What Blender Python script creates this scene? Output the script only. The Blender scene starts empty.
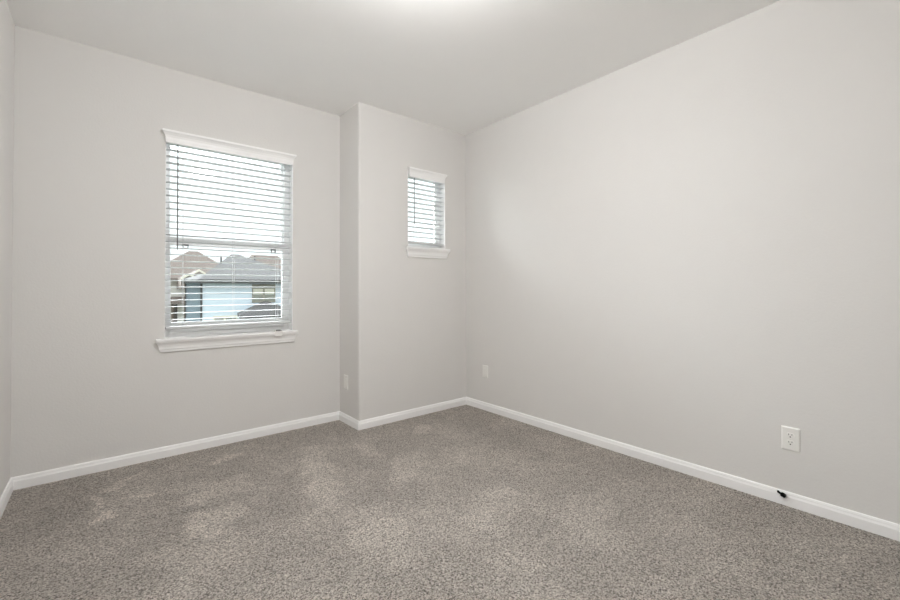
import bpy, bmesh, math
from mathutils import Vector, Matrix

S = bpy.context.scene
COL = S.collection

# ------------------------------------------------------------------ camera
TH, PIT, ROLL, F = 0.693, 0.01276, -0.00312, 416.63
CAM_H = 1.1698
right = Vector((math.cos(TH), -math.sin(TH), 0))
fwd = Vector((math.sin(TH) * math.cos(PIT), math.cos(TH) * math.cos(PIT), math.sin(PIT)))
up = right.cross(fwd)
xc_ = right * math.cos(ROLL) + up * math.sin(ROLL)
yc_ = -right * math.sin(ROLL) + up * math.cos(ROLL)
cam = bpy.data.cameras.new('camera')
cam_o = bpy.data.objects.new('camera', cam)
COL.objects.link(cam_o)
m = Matrix((xc_, yc_, -fwd)).transposed().to_4x4()
m.translation = (0, 0, CAM_H)
cam_o.matrix_world = m
cam.sensor_width = 36.0
cam.lens = F / 900 * 36
cam.shift_y = -(300 - 283.43) / 900
cam.clip_start = 0.02
cam.clip_end = 400
S.camera = cam_o

# ------------------------------------------------------------------ sky, exposure
SKY = 1.0
LAMP = 122.0
S.view_settings.view_transform = 'Standard'
S.view_settings.look = 'None'
S.view_settings.gamma = 1
S.view_settings.use_curve_mapping = False
S.view_settings.exposure = 0.0
S.cycles.use_denoising = True
S.cycles.max_bounces = 16
S.cycles.diffuse_bounces = 12
S.cycles.transparent_max_bounces = 24
S.cycles.sample_clamp_indirect = 6

W = bpy.data.worlds.new('hazy_sky')
S.world = W
W.use_nodes = True
nt = W.node_tree
nt.nodes.clear()


def nd(tree, typ, **kw):
    n = tree.nodes.new(typ)
    for k, v in kw.items():
        if k.startswith('i_'):
            n.inputs[k[2:].replace('_', ' ')].default_value = v
        else:
            setattr(n, k, v)
    return n


tc = nd(nt, 'ShaderNodeTexCoord')
sep = nd(nt, 'ShaderNodeSeparateXYZ')
nt.links.new(tc.outputs['Generated'], sep.inputs[0])
rz = nd(nt, 'ShaderNodeMapRange', interpolation_type='SMOOTHSTEP')
rz.inputs['From Min'].default_value = 0.0
rz.inputs['From Max'].default_value = 0.75
rz.inputs['To Min'].default_value = 1.55
rz.inputs['To Max'].default_value = 3.2
nt.links.new(sep.outputs['Z'], rz.inputs['Value'])
# bright sky band, added out of view above the roofs to light the room
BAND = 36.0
SIDE_GLOW = 16.0


def mr(src, f0, f1, t0=0.0, t1=1.0):
    r = nd(nt, 'ShaderNodeMapRange', interpolation_type='SMOOTHSTEP')
    r.inputs['From Min'].default_value = f0
    r.inputs['From Max'].default_value = f1
    r.inputs['To Min'].default_value = t0
    r.inputs['To Max'].default_value = t1
    nt.links.new(src, r.inputs['Value'])
    return r.outputs[0]


def mth(op, a, b):
    r = nd(nt, 'ShaderNodeMath', operation=op)
    for i, v in enumerate((a, b)):
        if isinstance(v, (int, float)):
            r.inputs[i].default_value = v
        else:
            nt.links.new(v, r.inputs[i])
    return r.outputs[0]


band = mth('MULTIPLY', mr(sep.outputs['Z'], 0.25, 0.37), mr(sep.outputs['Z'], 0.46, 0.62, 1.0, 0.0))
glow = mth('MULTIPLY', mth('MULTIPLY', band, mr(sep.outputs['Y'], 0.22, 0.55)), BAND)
# and a weaker glow low on the left, added to brighten the window reveals
side_glow = mth('MULTIPLY', mr(sep.outputs['Z'], 0.16, 0.36, 1.0, 0.0), mr(sep.outputs['Y'], 0.02, 0.12))
side_glow = mth('MULTIPLY', side_glow, mr(mth('MULTIPLY', sep.outputs['X'], -1.0), 0.25, 0.80))
glow = mth('ADD', glow, mth('MULTIPLY', side_glow, SIDE_GLOW))
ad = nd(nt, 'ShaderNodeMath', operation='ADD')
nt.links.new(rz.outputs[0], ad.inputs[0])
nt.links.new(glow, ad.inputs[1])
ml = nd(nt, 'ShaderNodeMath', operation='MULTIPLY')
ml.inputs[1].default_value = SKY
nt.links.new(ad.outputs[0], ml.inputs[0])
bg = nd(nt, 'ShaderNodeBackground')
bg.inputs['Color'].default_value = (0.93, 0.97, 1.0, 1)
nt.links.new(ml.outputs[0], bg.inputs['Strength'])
wo = nd(nt, 'ShaderNodeOutputWorld')
nt.links.new(bg.outputs[0], wo.inputs[0])


# ------------------------------------------------------------------ materials
def mat(name, col, rough=0.6, noise=0.0, nscale=20.0, bump=0.0, bscale=200.0, bdist=0.001, metal=0.0, spec=0.4, detail=3.0):
    M = bpy.data.materials.new(name)
    M.use_nodes = True
    t = M.node_tree
    b = t.nodes['Principled BSDF']
    b.inputs['Roughness'].default_value = rough
    b.inputs['Metallic'].default_value = metal
    b.inputs['Specular IOR Level'].default_value = spec
    co = nd(t, 'ShaderNodeTexCoord')
    n = nd(t, 'ShaderNodeTexNoise')
    n.inputs['Scale'].default_value = nscale
    n.inputs['Detail'].default_value = detail
    t.links.new(co.outputs['Object'], n.inputs['Vector'])
    mx = nd(t, 'ShaderNodeMix', data_type='RGBA')
    mx.inputs['A'].default_value = (*[c * (1 - noise) for c in col], 1)
    mx.inputs['B'].default_value = (*[min(1, c * (1 + noise)) for c in col], 1)
    t.links.new(n.outputs['Fac'], mx.inputs['Factor'])
    t.links.new(mx.outputs['Result'], b.inputs['Base Color'])
    if bump:
        n2 = nd(t, 'ShaderNodeTexNoise')
        n2.inputs['Scale'].default_value = bscale
        n2.inputs['Detail'].default_value = 2
        t.links.new(co.outputs['Object'], n2.inputs['Vector'])
        bp = nd(t, 'ShaderNodeBump')
        bp.inputs['Strength'].default_value = bump
        bp.inputs['Distance'].default_value = bdist
        t.links.new(n2.outputs['Fac'], bp.inputs['Height'])
        t.links.new(bp.outputs['Normal'], b.inputs['Normal'])
    return M


M_WALL = mat('greige_wall_paint', (0.715, 0.705, 0.690), 0.75, 0.012, 6, 0.35, 95, 0.002, spec=0.25)
M_CEIL = mat('white_ceiling_paint', (0.93, 0.93, 0.925), 0.85, 0.01, 5, 0.3, 90, 0.002, spec=0.2)
M_TRIM = mat('white_trim_enamel', (0.91, 0.91, 0.91), 0.35, 0.01, 8)
M_VINYL = mat('white_vinyl', (0.93, 0.935, 0.935), 0.35, 0.01, 8)
M_SLAT = mat('white_blind_slat', (0.60, 0.61, 0.615), 0.4, 0.01, 12)
M_CORD = mat('pale_cord', (0.72, 0.73, 0.73), 0.7, 0.05, 300)
M_WAND = mat('grey_wand', (0.20, 0.205, 0.205), 0.35, 0.03, 60)
M_PLATE = mat('white_plate_plastic', (0.83, 0.825, 0.80), 0.35, 0.01, 30)
M_DARK = mat('dark_slot', (0.03, 0.03, 0.03), 0.7, 0.1, 100)
M_GREY = mat('grey_latch', (0.16, 0.16, 0.16), 0.5, 0.05, 100)
M_BLACK = mat('black_rubber', (0.004, 0.004, 0.004), 0.8, 0.1, 200, spec=0.05)
M_SCREW = mat('painted_screw', (0.70, 0.69, 0.67), 0.3, 0.02, 100, metal=0.3)
M_LAMPB = mat('white_lamp_base', (0.8, 0.8, 0.79), 0.4, 0.01, 10)


def carpet():
    M = bpy.data.materials.new('taupe_carpet_pile')
    M.use_nodes = True
    t = M.node_tree
    L = t.links.new
    b = t.nodes['Principled BSDF']
    b.inputs['Roughness'].default_value = 0.95
    b.inputs['Specular IOR Level'].default_value = 0.05
    b.inputs['Sheen Weight'].default_value = 0.12
    co = nd(t, 'ShaderNodeTexCoord')
    P = co.outputs['Object']
    # tufts
    vo = nd(t, 'ShaderNodeTexVoronoi')
    vo.inputs['Scale'].default_value = 185
    L(P, vo.inputs['Vector'])
    fine = nd(t, 'ShaderNodeTexNoise')
    fine.inputs['Scale'].default_value = 260
    fine.inputs['Detail'].default_value = 3
    fine.inputs['Roughness'].default_value = 0.7
    L(P, fine.inputs['Vector'])
    sepc = nd(t, 'ShaderNodeSeparateColor')
    L(vo.outputs['Color'], sepc.inputs[0])
    # tuft tone: random per tuft, blended with yarn noise
    a1 = nd(t, 'ShaderNodeMath', operation='MULTIPLY_ADD')
    L(sepc.outputs[0], a1.inputs[0])
    a1.inputs[1].default_value = 0.45
    fm = nd(t, 'ShaderNodeMapRange')
    fm.inputs['From Min'].default_value = 0.3
    fm.inputs['From Max'].default_value = 0.7
    fm.inputs['To Max'].default_value = 0.55
    L(fine.outputs['Fac'], fm.inputs['Value'])
    L(fm.outputs[0], a1.inputs[2])
    mid = nd(t, 'ShaderNodeTexNoise')
    mid.inputs['Scale'].default_value = 120
    mid.inputs['Detail'].default_value = 2
    L(P, mid.inputs['Vector'])
    a2 = nd(t, 'ShaderNodeMath', operation='MULTIPLY_ADD')
    L(mid.outputs['Fac'], a2.inputs[0])
    a2.inputs[1].default_value = 0.8
    L(a1.outputs[0], a2.inputs[2])
    sp = nd(t, 'ShaderNodeMapRange')
    sp.inputs['From Min'].default_value = 0.48
    sp.inputs['From Max'].default_value = 1.30
    L(a2.outputs[0], sp.inputs['Value'])
    ramp = nd(t, 'ShaderNodeValToRGB')
    e = ramp.color_ramp.elements
    e[0].position = 0.12
    e[0].color = (0.075, 0.062, 0.052, 1)  # dark end also carries painted shade of the pile pits
    e[1].position = 0.95
    e[1].color = (0.90, 0.84, 0.775, 1)
    k = ramp.color_ramp.elements.new(0.5)
    k.color = (0.52, 0.465, 0.412, 1)
    L(sp.outputs[0], ramp.inputs[0])
    # brushed nap: soft clouds plus a few foot and vacuum marks
    warp = nd(t, 'ShaderNodeTexNoise')
    warp.inputs['Scale'].default_value = 6
    warp.inputs['Detail'].default_value = 4
    L(P, warp.inputs['Vector'])
    wv = nd(t, 'ShaderNodeVectorMath', operation='MULTIPLY_ADD')
    L(warp.outputs['Color'], wv.inputs[0])
    wv.inputs[1].default_value = (0.30, 0.30, 0)
    wv.inputs[2].default_value = (-0.15, -0.15, 0)
    wp = nd(t, 'ShaderNodeVectorMath', operation='ADD')
    L(P, wp.inputs[0])
    L(wv.outputs[0], wp.inputs[1])
    big = nd(t, 'ShaderNodeTexNoise')
    big.inputs['Scale'].default_value = 2.6
    big.inputs['Detail'].default_value = 5
    big.inputs['Roughness'].default_value = 0.6
    L(wp.outputs[0], big.inputs['Vector'])
    bm_ = nd(t, 'ShaderNodeMapRange', interpolation_type='SMOOTHSTEP')
    bm_.inputs['From Min'].default_value = 0.40
    bm_.inputs['From Max'].default_value = 0.66
    bm_.inputs['To Min'].default_value = 0.93
    bm_.inputs['To Max'].default_value = 1.10
    L(big.outputs['Fac'], bm_.inputs['Value'])
    acc = bm_.outputs[0]
    for (x, y, ang, sx, sy, amt) in MARKS:
        mp = nd(t, 'ShaderNodeMapping', vector_type='TEXTURE')
        mp.inputs['Location'].default_value = (x, y, 0)
        mp.inputs['Rotation'].default_value = (0, 0, math.radians(ang))
        mp.inputs['Scale'].default_value = (sx, sy, 1)
        L(wp.outputs[0], mp.inputs['Vector'])
        ln = nd(t, 'ShaderNodeVectorMath', operation='LENGTH')
        L(mp.outputs[0], ln.inputs[0])
        mr = nd(t, 'ShaderNodeMapRange', interpolation_type='SMOOTHSTEP')
        mr.inputs['From Min'].default_value = 0.6
        mr.inputs['From Max'].default_value = 1.15
        mr.inputs['To Min'].default_value = amt
        mr.inputs['To Max'].default_value = 0.0
        L(ln.outputs['Value'], mr.inputs['Value'])
        s = nd(t, 'ShaderNodeMath', operation='ADD')
        L(acc, s.inputs[0])
        L(mr.outputs[0], s.inputs[1])
        acc = s.outputs[0]
    vm = nd(t, 'ShaderNodeVectorMath', operation='SCALE')
    L(ramp.outputs[0], vm.inputs[0])
    L(acc, vm.inputs['Scale'])
    L(vm.outputs[0], b.inputs['Base Color'])
    hd = nd(t, 'ShaderNodeMath', operation='SUBTRACT')
    L(fine.outputs['Fac'], hd.inputs[0])
    L(vo.outputs['Distance'], hd.inputs[1])
    bp = nd(t, 'ShaderNodeBump')
    bp.inputs['Strength'].default_value = 0.9
    bp.inputs['Distance'].default_value = 0.014
    L(hd.outputs[0], bp.inputs['Height'])
    L(bp.outputs['Normal'], b.inputs['Normal'])
    return M


# brushed marks on the carpet: x, y, turn, half length, half width, tone
MARKS = [
    (0.00, 2.80, 20, 0.095, 0.075, 0.43), (-0.02, 3.00, 90, 0.12, 0.04, 0.19), (0.09, 3.25, 40, 0.16, 0.045, 0.29),
    (0.16, 2.97, 20, 0.06, 0.04, 0.29), (0.55, 2.76, -10, 0.22, 0.16, 0.22), (0.43, 2.42, 60, 0.17, 0.13, 0.32),
    (0.38, 2.95, -20, 0.14, 0.07, 0.14), (0.65, 3.24, 30, 0.11, 0.055, 0.32), (1.08, 2.65, 76, 0.50, 0.14, 0.22),
    (0.98, 2.20, 20, 0.15, 0.08, 0.20), (1.02, 1.78, 80, 0.36, 0.15, 0.17), (1.55, 2.32, 40, 0.28, 0.12, 0.17),
    (1.48, 2.70, 70, 0.20, 0.10, 0.17), (2.02, 2.82, 10, 0.13, 0.07, 0.20), (1.95, 2.25, 70, 0.20, 0.10, 0.12),
    (1.62, 1.62, 30, 0.30, 0.16, 0.17), (2.00, 1.25, 20, 0.30, 0.12, 0.14), (0.40, 2.02, 40, 0.26, 0.14, 0.09),
    (0.25, 2.55, 60, 0.22, 0.09, -0.09), (0.80, 2.42, 70, 0.28, 0.08, -0.09), (1.32, 2.35, 75, 0.34, 0.08, -0.06),
    (0.75, 1.75, 60, 0.26, 0.12, -0.06), (1.40, 1.95, 50, 0.22, 0.09, -0.06), (-0.20, 2.75, 80, 0.5, 0.13, -0.09), (2.35, 2.2, 80, 0.6, 0.18, -0.05),
]
M_CARPET = carpet()


def glass():
    M = bpy.data.materials.new('clear_window_glass')
    M.use_nodes = True
    t = M.node_tree
    t.nodes.clear()
    tr = nd(t, 'ShaderNodeBsdfTransparent')
    tr.inputs[0].default_value = (0.95, 0.97, 0.965, 1)
    gl = nd(t, 'ShaderNodeBsdfGlossy')
    gl.inputs['Roughness'].default_value = 0.02
    fr = nd(t, 'ShaderNodeFresnel')
    fr.inputs['IOR'].default_value = 1.45
    mx = nd(t, 'ShaderNodeMixShader')
    t.links.new(fr.outputs[0], mx.inputs[0])
    t.links.new(tr.outputs[0], mx.inputs[1])
    t.links.new(gl.outputs[0], mx.inputs[2])
    o = nd(t, 'ShaderNodeOutputMaterial')
    t.links.new(mx.outputs[0], o.inputs[0])
    return M


M_GLASS = glass()


def lamp_glass():
    M = mat('lit_lamp_diffuser', (0.9, 0.88, 0.85), 0.4, 0.01, 10)
    b = M.node_tree.nodes['Principled BSDF']
    b.inputs['Emission Color'].default_value = (1.0, 0.992, 0.985, 1)
    b.inputs['Emission Strength'].default_value = LAMP
    return M


M_LAMP = lamp_glass()


def striped(name, col, dark, per_m, axis='Z', rough=0.8, noise=0.06):
    """lap siding or shingle courses: thin dark line every course"""
    M = mat(name, col, rough, noise, 6, detail=6)
    t = M.node_tree
    b = t.nodes['Principled BSDF']
    src = b.inputs['Base Color'].links[0].from_socket
    co = nd(t, 'ShaderNodeTexCoord')
    sp = nd(t, 'ShaderNodeSeparateXYZ')
    t.links.new(co.outputs['Object'], sp.inputs[0])
    mu = nd(t, 'ShaderNodeMath', operation='MULTIPLY')
    mu.inputs[1].default_value = per_m
    t.links.new(sp.outputs[axis], mu.inputs[0])
    fr = nd(t, 'ShaderNodeMath', operation='FRACT')
    t.links.new(mu.outputs[0], fr.inputs[0])
    lt = nd(t, 'ShaderNodeMath', operation='LESS_THAN')
    lt.inputs[1].default_value = 0.12
    t.links.new(fr.outputs[0], lt.inputs[0])
    mx = nd(t, 'ShaderNodeMix', data_type='RGBA')
    mx.inputs['B'].default_value = (*dark, 1)
    t.links.new(src, mx.inputs['A'])
    t.links.new(lt.outputs[0], mx.inputs['Factor'])
    t.links.new(mx.outputs['Result'], b.inputs['Base Color'])
    return M


M_SIDING = striped('pale_blue_siding', (0.60, 0.68, 0.75), (0.54, 0.62, 0.69), 5.5)
M_SIDING_SHADED = striped('shaded_blue_siding', (0.22, 0.265, 0.29), (0.19, 0.23, 0.25), 5.5)  # same siding as the main wall, its recess shade put into the colour
M_CREAM = striped('cream_siding', (0.62, 0.58, 0.52), (0.55, 0.51, 0.46), 5.5)
M_ROOFG = striped('grey_shingle', (0.075, 0.073, 0.072), (0.058, 0.056, 0.056), 7, noise=0.25)
M_ROOFT = striped('tan_shingle', (0.15, 0.120, 0.103), (0.12, 0.095, 0.083), 7, noise=0.2)
M_FASCIA = mat('dark_fascia', (0.05, 0.05, 0.05), 0.6, 0.05, 10)
M_CREAMT = mat('cream_trim', (0.62, 0.58, 0.48), 0.6, 0.03, 10)
M_OLIVE = mat('beige_window_frame', (0.25, 0.24, 0.19), 0.5, 0.03, 10)
M_SHADE = mat('pale_window_shade', (0.60, 0.58, 0.48), 0.6, 0.03, 10)
M_PANE = mat('dull_window_pane', (0.22, 0.23, 0.19), 0.15, 0.05, 3)
M_BROWN = mat('brown_post_paint', (0.10, 0.07, 0.05), 0.7, 0.1, 10)
M_DOORD = mat('dark_brown_door', (0.06, 0.045, 0.035), 0.6, 0.1, 10)
M_LAWN = mat('mown_lawn', (0.07, 0.085, 0.045), 0.95, 0.4, 1.5, detail=8)


# ------------------------------------------------------------------ helpers
def obj(name, bm, material, parent=None, smooth=False, bevel=0.0, seg=2):
    bmesh.ops.remove_doubles(bm, verts=bm.verts, dist=1e-6)
    bmesh.ops.recalc_face_normals(bm, faces=bm.faces)
    me = bpy.data.meshes.new(name)
    bm.to_mesh(me)
    bm.free()
    me.materials.append(material)
    o = bpy.data.objects.new(name, me)
    COL.objects.link(o)
    if parent:
        o.parent = parent
    if smooth:
        for p in me.polygons:
            p.use_smooth = True
    if bevel:
        md = o.modifiers.new('bevel', 'BEVEL')
        md.width = bevel
        md.segments = seg
        md.limit_method = 'ANGLE'
        md.angle_limit = math.radians(40)
    return o


def empty(name, loc, label=None, cat=None, group=None, kind=None):
    o = bpy.data.objects.new(name, None)
    COL.objects.link(o)
    o.location = loc
    o.empty_display_size = 0.05
    tag(o, label, cat, group, kind)
    return o


def tag(o, label=None, cat=None, group=None, kind=None):
    for k, v in (('label', label), ('category', cat), ('group', group), ('kind', kind)):
        if v:
            o[k] = v
    return o


def box(bm, x0, x1, y0, y1, z0, z1):
    vs = [bm.verts.new(p) for p in ((x0, y0, z0), (x1, y0, z0), (x1, y1, z0), (x0, y1, z0),
                                    (x0, y0, z1), (x1, y0, z1), (x1, y1, z1), (x0, y1, z1))]
    for f in ((0, 3, 2, 1), (4, 5, 6, 7), (0, 1, 5, 4), (1, 2, 6, 5), (2, 3, 7, 6), (3, 0, 4, 7)):
        bm.faces.new([vs[i] for i in f])


def boxes(*bs):
    bm = bmesh.new()
    for b in bs:
        box(bm, *b)
    return bm


def prism(bm, poly, z0, z1):
    a = [bm.verts.new((x, y, z0)) for x, y in poly]
    b = [bm.verts.new((x, y, z1)) for x, y in poly]
    n = len(poly)
    bm.faces.new(a[::-1])
    bm.faces.new(b)
    for i in range(n):
        bm.faces.new((a[i], a[(i + 1) % n], b[(i + 1) % n], b[i]))


def cyl(bm, p0, p1, r0, r1=None, n=16):
    r1 = r0 if r1 is None else r1
    p0, p1 = Vector(p0), Vector(p1)
    d = (p1 - p0).normalized()
    a = d.orthogonal().normalized()
    b = d.cross(a)
    A = [bm.verts.new(p0 + (a * math.cos(t) + b * math.sin(t)) * r0) for t in [2 * math.pi * i / n for i in range(n)]]
    B = [bm.verts.new(p1 + (a * math.cos(t) + b * math.sin(t)) * r1) for t in [2 * math.pi * i / n for i in range(n)]]
    bm.faces.new(A[::-1])
    bm.faces.new(B)
    for i in range(n):
        bm.faces.new((A[i], A[(i + 1) % n], B[(i + 1) % n], B[i]))


def tube(bm, pts, radii, n=12):
    """round tube along a polyline with a radius per point"""
    rings = []
    pts = [Vector(p) for p in pts]
    for i, p in enumerate(pts):
        d = (pts[min(i + 1, len(pts) - 1)] - pts[max(i - 1, 0)]).normalized()
        a = d.cross(Vector((0.3, 0.2, 1))).normalized()
        b = d.cross(a)
        rings.append([bm.verts.new(p + (a * math.cos(2 * math.pi * k / n) + b * math.sin(2 * math.pi * k / n)) * radii[i]) for k in range(n)])
    bm.faces.new(rings[0][::-1])
    bm.faces.new(rings[-1])
    for A, B in zip(rings, rings[1:]):
        for k in range(n):
            bm.faces.new((A[k], A[(k + 1) % n], B[(k + 1) % n], B[k]))


def crown(x0, x1, yw, prof):
    """moulding on a wall facing -y, mitred and returned to the wall at both ends; prof = (out, z) from bottom to top"""
    bm = bmesh.new()
    rows = []
    for o, z in prof:
        rows.append([bm.verts.new(p) for p in ((x0 - o, yw, z), (x0 - o, yw - o, z), (x1 + o, yw - o, z), (x1 + o, yw, z))])
    bm.faces.new(rows[0])
    bm.faces.new(rows[-1])
    for A, B in zip(rows, rows[1:]):
        for i in range(3):
            bm.faces.new((A[i], A[i + 1], B[i + 1], B[i]))
    bm.faces.new([r[0] for r in rows] + [r[3] for r in rows[::-1]])
    return bm


# ------------------------------------------------------------------ room shell
XL, XR, Y1, Y2, XC, H = -0.4154, 2.8368, 3.5290, 3.1613, 1.6377, 2.74
YR = -0.80                  # wall behind the camera
T = 0.16                    # wall thickness
BW = dict(x0=0.328, x1=1.217, z0=0.826, z1=2.285)      # large window opening
SW = dict(x0=2.128, x1=2.566, z0=1.556, z1=2.268)      # small window opening


def structure(o, label, cat):
    return tag(o, label, cat, None, 'structure')


structure(obj('floor', boxes((XL - T, XR + T, YR - T, Y1 + 0.02, -0.05, 0.0)), M_CARPET), 'taupe cut pile carpet covering the whole floor', 'carpet')
structure(obj('ceiling', boxes((XL - T, XR + T, YR - T, Y1 + T, H, H + 0.1)), M_CEIL), 'smooth white painted ceiling', 'ceiling')
structure(obj('wall_left', boxes((XL - T, XL, YR - T, Y1 + T, -0.05, H)), M_WALL), 'greige wall at the left edge of the picture', 'wall')
structure(obj('wall_right', boxes((XR, XR + T, YR - T, Y1 + T, -0.05, H)), M_WALL), 'long bare greige wall on the right', 'wall')
structure(obj('wall_rear', boxes((XL, XR, YR - T, YR, -0.05, H)), M_WALL), 'greige wall behind the camera', 'wall')
w = BW
structure(obj('wall_back', boxes((XL, w['x0'], Y1, Y1 + T, -0.05, H), (w['x1'], XC + 0.05, Y1, Y1 + T, -0.05, H),
                                 (w['x0'], w['x1'], Y1, Y1 + T, -0.05, w['z0'] - 0.018), (w['x0'], w['x1'], Y1, Y1 + T, w['z1'], H)), M_WALL),
          'greige back wall holding the large window', 'wall')
# the wall that steps forward, with a rounded outer corner
RB = 0.018
w = SW
poly = [(XC, Y1 + 0.02)]
for i in range(25):
    a = math.pi + math.pi / 2 * i / 24
    poly.append((XC + RB + RB * math.cos(a), Y2 + RB + RB * math.sin(a)))
poly += [(w['x0'], Y2), (w['x0'], Y2 + T), (XC + T, Y2 + T), (XC + T, Y1 + 0.02)]
bm = bmesh.new()
prism(bm, poly, -0.05, H)
for b in ((w['x1'], XR, Y2, Y2 + T, -0.05, H), (w['x0'], w['x1'], Y2, Y2 + T, -0.05, w['z0'] - 0.018), (w['x0'], w['x1'], Y2, Y2 + T, w['z1'], H)):
    box(bm, *b)
ws = obj('wall_front', bm, M_WALL)
ws.name = 'wall_alcove'
structure(ws, 'greige wall section stepping forward around the small window', 'wall')

# baseboards
BH = 0.0735
PROF = [(0.0, 0.0), (0.0145, 0.0), (0.0145, BH * 0.66), (0.0125, BH * 0.72), (0.0105, BH * 0.80), (0.0100, BH * 0.88), (0.0075, BH * 0.96), (0.0055, BH), (0.0, BH)]
path = [(XL, YR), (XL, Y1), (XC, Y1), (XC, Y2), (XR, Y2), (XR, YR)]
n = len(path)


def inward(i):
    (ax, ay), (bx, by) = path[i % n], path[(i + 1) % n]
    d = Vector((bx - ax, by - ay)).normalized()
    return Vector((d.y, -d.x))


def mitre(i, o):
    a, b = inward(i - 1), inward(i)
    return Vector(path[i % n]) + (a + b) * o


for i, (side, lab) in enumerate((('left', 'white baseboard along the left wall'), ('back', 'white baseboard under the large window'),
                                 ('return', 'short white baseboard on the narrow wall return'), ('alcove', 'white baseboard under the small window'),
                                 ('right', 'long white baseboard along the right wall'), ('rear', 'white baseboard on the wall behind the camera'))):
    bm = bmesh.new()
    A = [bm.verts.new((*mitre(i, o), z)) for o, z in PROF]
    B = [bm.verts.new((*mitre(i + 1, o), z)) for o, z in PROF]
    for k in range(len(PROF)):
        q = (k + 1) % len(PROF)
        bm.faces.new((A[k], A[q], B[q], B[k]))
    bm.faces.new(A)
    bm.faces.new(B[::-1])
    structure(obj('baseboard_' + side, bm, M_TRIM), lab, 'baseboard')


# ------------------------------------------------------------------ windows
def window(name, w, yw, fl, fr, meeting, eleft, label):
    """vinyl window set back in the wall, with a sill board and a moulded apron"""
    x0, x1, z0, z1 = w['x0'], w['x1'], w['z0'], w['z1']
    root = empty(name, ((x0 + x1) / 2, yw, z0), label, 'window', None, 'structure')
    L = Vector(root.location)

    def ob(nm, bm, mtl, **k):
        bmesh.ops.translate(bm, verts=bm.verts, vec=-L)
        return obj(nm, bm, mtl, root, **k)
    fy0, fy1 = yw + 0.085, yw + 0.15
    ft, fb = 0.030, 0.06
    ob('window_frame', boxes((x0, x0 + fl, fy0, fy1, z0, z1), (x1 - fr, x1, fy0, fy1, z0, z1),
                             (x0 + fl, x1 - fr, fy0, fy1, z1 - ft, z1), (x0 + fl, x1 - fr, fy0, fy1, z0, z0 + fb * 0.5)), M_VINYL, bevel=0.003)
    ob('white_reveal_skin', boxes((x0, x0 + 0.003, yw + 0.001, fy0, z0, z1), (x1 - 0.003, x1, yw + 0.001, fy0, z0, z1), (x0, x1, yw + 0.001, fy0, z1 - 0.003, z1)), M_TRIM)  # added white skin: overexposed brightness of the reveals put into colour
    gx0, gx1 = x0 + fl, x1 - fr
    if meeting:
        ms = 0.012
        ob('lower_sash', boxes((gx0, gx0 + ms, fy0 + 0.008, fy0 + 0.036, z0 + fb * 0.5, meeting), (gx1 - ms, gx1, fy0 + 0.008, fy0 + 0.036, z0 + fb * 0.5, meeting),
                               (gx0 + ms, gx1 - ms, fy0 + 0.008, fy0 + 0.036, meeting - 0.062, meeting), (gx0 + ms, gx1 - ms, fy0 + 0.008, fy0 + 0.036, z0 + fb * 0.5, z0 + fb + 0.045)), M_VINYL, bevel=0.003)
        ob('upper_sash', boxes((gx0, gx0 + ms, fy0 + 0.040, fy1 - 0.004, meeting - 0.03, z1 - ft), (gx1 - ms, gx1, fy0 + 0.040, fy1 - 0.004, meeting - 0.03, z1 - ft),
                               (gx0 + ms, gx1 - ms, fy0 + 0.040, fy1 - 0.004, meeting - 0.03, meeting), (gx0 + ms, gx1 - ms, fy0 + 0.040, fy1 - 0.004, z1 - ft - 0.02, z1 - ft)), M_VINYL, bevel=0.003)
        ob('glass_pane', boxes((gx0 + ms, gx1 - ms, fy0 + 0.020, fy0 + 0.024, z0 + fb + 0.045, meeting - 0.062)), M_GLASS)
        ob('glass_pane', boxes((gx0 + ms, gx1 - ms, fy0 + 0.048, fy0 + 0.052, meeting, z1 - ft - 0.02)), M_GLASS)
        for lx in (0.462, 1.084):
            bm = boxes((lx - 0.017, lx + 0.017, fy0 - 0.012, fy0 + 0.008, meeting - 0.060, meeting - 0.052), (lx - 0.017, lx - 0.013, fy0 - 0.012, fy0 + 0.008, meeting - 0.080, meeting - 0.052),
                       (lx + 0.013, lx + 0.017, fy0 - 0.012, fy0 + 0.008, meeting - 0.080, meeting - 0.052), (lx - 0.017, lx + 0.017, fy0 - 0.004, fy0 + 0.008, meeting - 0.080, meeting - 0.076))
            tag(ob('sash_latch', bm, M_GREY, bevel=0.001), 'small grey tilt latch')
    else:
        ms = 0.014
        ob('sash', boxes((gx0, gx0 + ms, fy0 + 0.01, fy0 + 0.045, z0 + fb * 0.5, z1 - ft), (gx1 - ms, gx1, fy0 + 0.01, fy0 + 0.045, z0 + fb * 0.5, z1 - ft),
                         (gx0 + ms, gx1 - ms, fy0 + 0.01, fy0 + 0.045, z1 - ft - ms, z1 - ft), (gx0 + ms, gx1 - ms, fy0 + 0.01, fy0 + 0.045, z0 + fb * 0.5, z0 + fb)), M_VINYL, bevel=0.003)
        ob('glass_pane', boxes((gx0 + ms, gx1 - ms, fy0 + 0.026, fy0 + 0.030, z0 + fb, z1 - ft - ms)), M_GLASS)
    # sill board with horns, and apron
    e, el, pr = 0.034, eleft, 0.042
    bm = bmesh.new()
    prism(bm, [(x0 - el, yw - pr), (x1 + e, yw - pr), (x1 + e, yw), (x1, yw), (x1, fy0 + 0.001), (x0, fy0 + 0.001), (x0, yw), (x0 - el, yw)], z0 - 0.018, z0)
    ob('window_sill', bm, M_TRIM, bevel=0.005, seg=3)
    zb = z0 - 0.018
    ap = [(0.010, zb - 0.076), (0.013, zb - 0.071), (0.013, zb - 0.062), (0.017, zb - 0.055), (0.018, zb - 0.040), (0.023, zb - 0.025), (0.030, zb - 0.014), (0.036, zb - 0.006), (0.036, zb)]
    ob('sill_apron', crown(x0 - el + 0.036, x1 + e - 0.036, yw, ap), M_TRIM)
    return root


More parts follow.
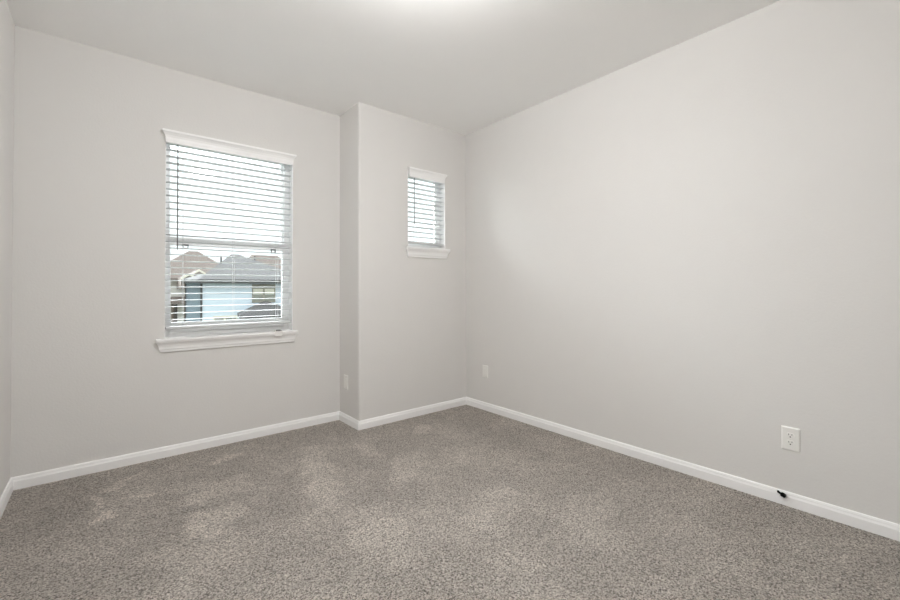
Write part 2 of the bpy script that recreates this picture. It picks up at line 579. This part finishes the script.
window('window_1', BW, Y1, 0.030, 0.044, 1.555, 0.052, 'large white vinyl window with moulded sill in the back wall')
window('window_2', SW, Y2, 0.030, 0.034, None, 0.034, 'small high white window beside the room corner')


# ------------------------------------------------------------------ blinds
def blind(w, yw, val, wand_x, wand_len, cords, nslat, zbot, label, tilt=-0.05, vp=0.05):
    x0, x1, z1 = w['x0'] + 0.006, w['x1'] - 0.006, w['z1']
    root = empty('window_blind', ((x0 + x1) / 2, yw + 0.04, zbot), label, 'window blind', 'white slatted blinds in the windows')
    L = Vector(root.location)

    def ob(nm, bm, mtl, parent=root, off=True, **k):
        if off:
            bmesh.ops.translate(bm, verts=bm.verts, vec=-L)
        return obj(nm, bm, mtl, parent, **k)
    vx0, vx1, vz0, vz1 = val
    h = vz1 - vz0
    p = [(vp * 0.52, vz0), (vp * 0.52, vz0 + h * 0.10), (vp * 0.56, vz0 + h * 0.22), (vp * 0.58, vz0 + h * 0.42), (vp * 0.68, vz0 + h * 0.60),
         (vp * 0.86, vz0 + h * 0.76), (vp, vz0 + h * 0.84), (vp, vz0 + h)]
    ob('valance', crown(vx0, vx1, yw, p), M_TRIM)
    yc = yw + 0.038
    ob('headrail', boxes((x0, x1, yc - 0.028, yc + 0.028, z1 - 0.042, z1)), M_VINYL, bevel=0.002)
    top = z1 - 0.068
    pitch = (top - zbot - 0.02) / nslat
    hw, th = 0.025, 0.0028
    bm = bmesh.new()
    for i in range(nslat):
        z = top - pitch * i
        rows = []
        N = 6
        for s in (1, -1):
            for j in range(N + 1):
                q = (-1 + 2 * j / N) * s
                dy = q * hw
                crownz = 0.0022 * (1 - q * q)
                y = yc + dy * math.cos(tilt) - 0 * math.sin(tilt)
                zz = z + dy * math.sin(tilt) + crownz + s * th / 2
                rows.append((y, zz))
        A = [bm.verts.new((x0 + 0.002, y, zz)) for y, zz in rows]
        B = [bm.verts.new((x1 - 0.002, y, zz)) for y, zz in rows]
        for k in range(len(rows)):
            q = (k + 1) % len(rows)
            bm.faces.new((A[k], A[q], B[q], B[k]))
        bm.faces.new(A)
        bm.faces.new(B[::-1])
    ob('slats', bm, M_SLAT)
    ob('bottom_rail', boxes((x0 + 0.002, x1 - 0.002, yc - 0.026, yc + 0.026, zbot, zbot + 0.020)), M_SLAT, bevel=0.004)
    for cx in cords:
        bm = bmesh.new()
        for dy in (-hw - 0.0015, hw + 0.0015):
            box(bm, cx - 0.0012, cx + 0.0012, yc + dy - 0.0008, yc + dy + 0.0008, zbot + 0.01, z1 - 0.03)
        ob('ladder_cord', bm, M_CORD)
    bm = bmesh.new()
    wy = yc - hw - 0.010
    tube(bm, [(wand_x, wy, z1 - 0.03), (wand_x, wy, z1 - 0.05), (wand_x, wy, z1 - 0.10), (wand_x, wy, z1 - wand_len + 0.03), (wand_x, wy, z1 - wand_len)],
         [0.0022, 0.003, 0.0042, 0.0042, 0.0032], 8)
    tag(ob('tilt_wand', bm, M_WAND), 'thin grey tilt wand')
    return root


blind(BW, Y1, (0.350, 1.188, 2.208, 2.292), 0.402, 0.830, (0.440, 0.772, 1.100), 28, 0.886,
      'wide white slatted blind hanging in the large window with a grey wand', vp=0.044)
blind(SW, Y2, (2.160, 2.526, 2.196, 2.278), 2.205, 0.50, (2.235, 2.440), 13, 1.590,
      'short white slatted blind hanging in the small high window', vp=0.038)


# ------------------------------------------------------------------ wall plates
def plate(loc, rz, w, h, kind, label, cat, group):
    """face looks along local -y; rz turns it; loc is on the wall"""
    root = empty('wall_outlet' if kind == 'duplex' else 'wall_plate', loc, label, cat, group)
    root.rotation_euler = (0, 0, rz)
    bm = bmesh.new()
    a = [bm.verts.new(p) for p in ((-w / 2, 0, -h / 2), (w / 2, 0, -h / 2), (w / 2, 0, h / 2), (-w / 2, 0, h / 2))]
    b = [bm.verts.new(p) for p in ((-w / 2, -0.004, -h / 2), (w / 2, -0.004, -h / 2), (w / 2, -0.004, h / 2), (-w / 2, -0.004, h / 2))]
    i_ = 0.005
    c = [bm.verts.new(p) for p in ((-w / 2 + i_, -0.007, -h / 2 + i_), (w / 2 - i_, -0.007, -h / 2 + i_), (w / 2 - i_, -0.007, h / 2 - i_), (-w / 2 + i_, -0.007, h / 2 - i_))]
    for A, B in ((a, b), (b, c)):
        for k in range(4):
            bm.faces.new((A[k], A[(k + 1) % 4], B[(k + 1) % 4], B[k]))
    bm.faces.new(a)
    bm.faces.new(c)
    obj('plate', bm, M_PLATE, root)
    if kind == 'duplex':
        for zc in (0.0195, -0.0195):
            bm = bmesh.new()
            # rounded sides, flat top and bottom
            pts = []
            for k in range(32):
                t = 2 * math.pi * k / 32
                pts.append((0.0172 * math.cos(t), max(-0.0137, min(0.0137, 0.0172 * math.sin(t)))))
            A = [bm.verts.new((x, -0.006, zc + z)) for x, z in pts]
            B = [bm.verts.new((x * 0.96, -0.0095, zc + z * 0.96)) for x, z in pts]
            for k in range(32):
                bm.faces.new((A[k], A[(k + 1) % 32], B[(k + 1) % 32], B[k]))
            bm.faces.new(A)
            bm.faces.new(B[::-1])
            r = obj('receptacle', bm, M_PLATE, root)
            s = boxes((-0.0078, -0.0056, -0.0100, -0.0090, zc + 0.0005, zc + 0.0090), (0.0056, 0.0078, -0.0100, -0.0090, zc + 0.0015, zc + 0.0085))
            tag(obj('slots', s, M_DARK, r), 'dark blade slots')
            g = bmesh.new()
            cyl(g, (0, -0.0090, zc - 0.0072), (0, -0.0101, zc - 0.0072), 0.0030, n=14)
            tag(obj('ground_hole', g, M_DARK, r), 'dark round ground hole')
        g = bmesh.new()
        cyl(g, (0, -0.006, 0), (0, -0.0088, 0), 0.0032, 0.0026, 14)
        obj('screw', g, M_SCREW, root)
    else:
        obj('insert', boxes((-0.0168, 0.0168, -0.0090, -0.006, -0.0335, 0.0335)), M_PLATE, root, bevel=0.0012)
        for zc in (0.048, -0.048):
            g = bmesh.new()
            cyl(g, (0, -0.006, zc), (0, -0.0082, zc), 0.003, 0.0025, 12)
            obj('screw', g, M_SCREW, root)
    return root


plate((XR, 0.561, 0.3595), -math.pi / 2, 0.0795, 0.124, 'duplex', 'white duplex power outlet low on the right wall near the camera', 'power outlet', None)
plate((XR, 2.885, 0.372), -math.pi / 2, 0.070, 0.116, 'blank', 'small white wall plate low on the right wall near the far corner', 'wall plate', 'small far wall plates')
plate((XC, 3.402, 0.356), -math.pi / 2, 0.076, 0.122, 'blank', 'small white wall plate on the narrow wall return beside the large window', 'wall plate', 'small far wall plates')

# ------------------------------------------------------------------ black cable end at the right baseboard
root = empty('cable_stub', (XR - 0.0145, 0.613, 0.063), 'short black cable stub with thick plug end poking from the right baseboard', 'cable')
bm = bmesh.new()
tube(bm, [(0.004, 0.003, 0.001), (-0.004, 0.001, 0.001), (-0.008, -0.005, 0.000), (-0.009, -0.014, -0.003)], [0.0052, 0.0058, 0.0058, 0.0056], 12)
obj('cable', bm, M_BLACK, root, smooth=True)
bm = bmesh.new()
tube(bm, [(-0.009, -0.011, -0.003), (-0.009, -0.0125, -0.0035), (-0.0095, -0.022, -0.0065), (-0.0098, -0.030, -0.0095), (-0.0098, -0.0325, -0.0105)], [0.0070, 0.0105, 0.0118, 0.0110, 0.0075], 14)
obj('plug', bm, M_BLACK, root, smooth=True)

# ------------------------------------------------------------------ little bracket lying on the sill edge
SZ = BW['z0']
root = empty('blind_bracket', (1.088, Y1 - 0.044, SZ), 'tiny white plastic bracket with a dark top on the large window sill edge', 'bracket')
bm = boxes((-0.028, 0.028, -0.006, -0.002, -0.034, 0.005), (-0.028, 0.028, -0.006, 0.026, 0.001, 0.005), (-0.028, -0.024, -0.006, 0.022, 0.001, 0.013), (0.024, 0.028, -0.006, 0.022, 0.001, 0.013))
o = obj('body', bm, M_PLATE, root, bevel=0.001)
tag(obj('clip', boxes((-0.018, 0.018, -0.002, 0.014, 0.005, 0.016)), M_GREY, root, bevel=0.002), 'dark grey clip')
root.rotation_euler = (0, 0, math.radians(-6))

# ------------------------------------------------------------------ ceiling light (its glow reaches the top edge of the picture)
LX, LY = 0.95, 1.30
root = empty('ceiling_light', (LX, LY, H), 'white flush globe light in the middle of the ceiling', 'ceiling light')
bm = bmesh.new()
cyl(bm, (0, 0, 0), (0, 0, -0.022), 0.070, 0.065, 40)
obj('base', bm, M_LAMPB, root, bevel=0.003)
bm = bmesh.new()
cyl(bm, (0, 0, -0.022), (0, 0, -0.04), 0.011, 0.011, 20)
obj('stem', bm, M_LAMPB, root, smooth=True)
bm = bmesh.new()
rings = []
RN = 14
for i in range(1, RN):
    a = math.pi * i / RN
    r, z = 0.165 * math.sin(a), -0.100 + 0.070 * math.cos(a)
    rings.append([bm.verts.new((r * math.cos(2 * math.pi * k / 40), r * math.sin(2 * math.pi * k / 40), z)) for k in range(40)])
for A, B in zip(rings, rings[1:]):
    for k in range(40):
        bm.faces.new((A[k], A[(k + 1) % 40], B[(k + 1) % 40], B[k]))
bm.faces.new(rings[0])
bm.faces.new(rings[-1])
obj('globe', bm, M_LAMP, root, smooth=True)

# ------------------------------------------------------------------ outside
GZ = -3.4
bm = boxes((-90, 110, 4.2, 150, GZ - 0.3, GZ))
structure(obj('ground', bm, M_LAWN), 'lawn between the houses seen through the large window', 'lawn')


def hip(x0, x1, y0, y1, z0, rx0, rx1, ry, rz):
    bm = bmesh.new()
    t = 0.18
    lo = [bm.verts.new(p) for p in ((x0, y0, z0 - t), (x1, y0, z0 - t), (x1, y1, z0 - t), (x0, y1, z0 - t))]
    hi = [bm.verts.new(p) for p in ((x0, y0, z0), (x1, y0, z0), (x1, y1, z0), (x0, y1, z0))]
    a, b = bm.verts.new((rx0, ry, rz)), bm.verts.new((rx1, ry, rz))
    bm.faces.new(lo[::-1])
    for k in range(4):
        bm.faces.new((lo[k], lo[(k + 1) % 4], hi[(k + 1) % 4], hi[k]))
    bm.faces.new((hi[0], hi[1], b, a))
    bm.faces.new((hi[1], hi[2], b))
    bm.faces.new((hi[2], hi[3], a, b))
    bm.faces.new((hi[3], hi[0], a))
    return bm


# blue house straight across
bh = empty('house', (3.68, 25.6, GZ), 'pale blue house with a grey hip roof seen through the large window', 'house')
OFF = Vector(bh.location)


HA = math.radians(-10)
bh.rotation_euler = (0, 0, HA)


def hp(nm, bm, mtl, root, **k):
    bmesh.ops.translate(bm, verts=bm.verts, vec=-Vector(root.location))
    return obj(nm, bm, mtl, root, **k)


hp('wall', boxes((3.95, 9.2, 26, 34, GZ, 1.55)), M_SIDING, bh)
tag(hp('side_wall', boxes((3.20, 3.95, 27.2, 33, GZ, 1.62)), M_SIDING_SHADED, bh), 'recessed wall section of the same siding, darkened for shade')
hp('roof', hip(3.86, 9.7, 25.6, 34.4, 1.72, 5.55, 5.98, 30, 3.44), M_ROOFG, bh)
tag(hp('fascia', boxes((3.88, 9.68, 25.56, 25.60, 1.50, 1.68), (3.84, 3.88, 25.6, 34.4, 1.52, 1.70)), M_FASCIA, bh), 'dark eave board')
hp('lower_roof', hip(3.05, 4.4, 26.7, 33, 1.72, 3.75, 4.1, 28.2, 2.02), M_ROOFG, bh)
tag(hp('downspout', boxes((3.94, 4.04, 25.93, 26.0, GZ, 1.5)), M_FASCIA, bh), 'dark corner downspout')
tag(hp('downspout', boxes((3.18, 3.25, 27.12, 27.2, GZ, 1.5)), M_FASCIA, bh), 'thin dark downspout')
bm = bmesh.new()
cyl(bm, (4.95, 28.2, 2.4), (4.95, 28.2, 3.2), 0.05, n=10)
hp('roof_vent', bm, M_FASCIA, bh)
bm = bmesh.new()
cyl(bm, (6.85, 29.0, 2.7), (6.85, 29.0, 3.3), 0.05, n=10)
hp('roof_vent', bm, M_FASCIA, bh)
wx0, wx1, wz0, wz1 = 6.47, 7.70, 0.42, 1.46
wm = (wx0 + wx1) / 2
fr_ = hp('window', boxes((wx0, wx1, 25.94, 26.0, wz1 - 0.07, wz1), (wx0, wx1, 25.94, 26.0, wz0, wz0 + 0.07), (wx0, wx0 + 0.06, 25.94, 26.0, wz0, wz1),
                         (wx1 - 0.06, wx1, 25.94, 26.0, wz0, wz1), (wm - 0.05, wm + 0.05, 25.94, 26.0, wz0, wz1)), M_OLIVE, bh)
for a, b in ((wx0 + 0.06, wm - 0.05), (wm + 0.05, wx1 - 0.06)):
    for z0, z1, mm, nm in ((wz0 + 0.07, 0.86, M_PANE, 'pane'), (0.88, 1.20, M_SHADE, 'shade'), (1.20, wz1 - 0.07, M_PANE, 'pane')):
        g = boxes((a, b, 25.96, 25.99, z0, z1))
        bmesh.ops.translate(g, verts=g.verts, vec=-OFF)
        o = obj(nm, g, mm, fr_)
f2 = hp('lower_window', boxes((4.54, 5.73, 25.95, 26.0, -0.40, -0.28), (4.54, 4.61, 25.95, 26.0, -1.4, -0.4), (5.05, 5.15, 25.95, 26.0, -1.4, -0.4), (5.65, 5.73, 25.95, 26.0, -1.4, -0.4)), M_CREAMT, bh)
g = boxes((4.61, 5.65, 25.97, 26.0, -1.4, -0.4))
bmesh.ops.translate(g, verts=g.verts, vec=-OFF)
obj('pane', g, M_PANE, f2)
# porch with its own low hip roof
hp('porch_roof', hip(5.73, 8.75, 23.6, 26.0, -0.15, 7.02, 7.22, 25.4, 0.50), M_ROOFG, bh)
for px in (5.85, 6.9, 8.7):
    tag(hp('porch_post', boxes((px - 0.09, px + 0.09, 23.7, 23.88, GZ, -0.33)), M_CREAMT, bh), 'cream porch post')
tag(hp('porch_door', boxes((6.0, 8.6, 25.93, 26.0, GZ, -0.45)), M_DOORD, bh), 'dark glazed opening under the porch')

# cream house behind on the left
ch = empty('house', (5.6, 42, GZ), 'cream house with a tan hip roof behind on the left', 'house')
hp('wall', boxes((2.4, 8.9, 39, 47, GZ, 1.95)), M_CREAM, ch)
hp('roof', hip(1.9, 9.4, 38.5, 47.5, 2.05, 5.75, 6.45, 43, 4.58), M_ROOFT, ch)
hp('porch_roof', hip(3.0, 6.2, 37.2, 39.0, 0.25, 3.6, 5.6, 38.8, 0.62), M_ROOFT, ch)
tag(hp('door', boxes((4.05, 4.45, 38.94, 39.0, GZ, 0.0)), M_DOORD, ch), 'dark brown door')
for px in (3.98, 4.78):
    tag(hp('porch_post', boxes((px - 0.07, px + 0.07, 37.4, 37.54, GZ, 0.1)), M_BROWN, ch), 'brown porch post')
# two small gables with cream rakes on the front
for gx, gz, gw, gy in ((5.62, 2.72, 0.62, 36.9), (4.95, 2.40, 0.55, 36.6)):
    bm = bmesh.new()
    s = 0.62
    for sg in (-1, 1):
        v = [bm.verts.new(p) for p in ((gx, gy, gz), (gx, gy, gz - 0.16), (gx + sg * gw, gy, gz - gw * s - 0.16), (gx + sg * gw, gy, gz - gw * s),
                                       (gx, gy + 0.1, gz), (gx, gy + 0.1, gz - 0.16), (gx + sg * gw, gy + 0.1, gz - gw * s - 0.16), (gx + sg * gw, gy + 0.1, gz - gw * s))]
        for f in ((0, 1, 2, 3), (4, 7, 6, 5), (0, 3, 7, 4), (1, 5, 6, 2), (2, 6, 7, 3), (0, 4, 5, 1)):
            bm.faces.new([v[i] for i in f])
    r = hp('gable_rake', bm, M_CREAMT, ch)
    tag(r, 'cream gable trim')
    bm = bmesh.new()
    A = [bm.verts.new(p) for p in ((gx, gy + 0.05, gz - 0.03), (gx - gw, gy + 0.05, gz - gw * s - 0.03), (gx - gw, gy + 0.05, gz - 1.2), (gx + gw, gy + 0.05, gz - 1.2), (gx + gw, gy + 0.05, gz - gw * s - 0.03))]
    B = [bm.verts.new((v.co.x, gy + 3.6, v.co.z)) for v in A]
    bm.faces.new(A)
    bm.faces.new(B[::-1])
    for k in range(5):
        bm.faces.new((A[k], A[(k + 1) % 5], B[(k + 1) % 5], B[k]))
    hp('gable', bm, M_ROOFT, ch)

# tan roofed house behind on the right
th_ = empty('house', (12, 43, GZ), 'tan roofed house behind on the right of the grey roof', 'house')
hp('wall', boxes((10.2, 14.6, 40, 46, GZ, 2.5)), M_CREAM, th_)
hp('roof', hip(9.9, 15.0, 39.6, 46.4, 2.6, 10.9, 13.3, 43, 4.5), M_ROOFT, th_)
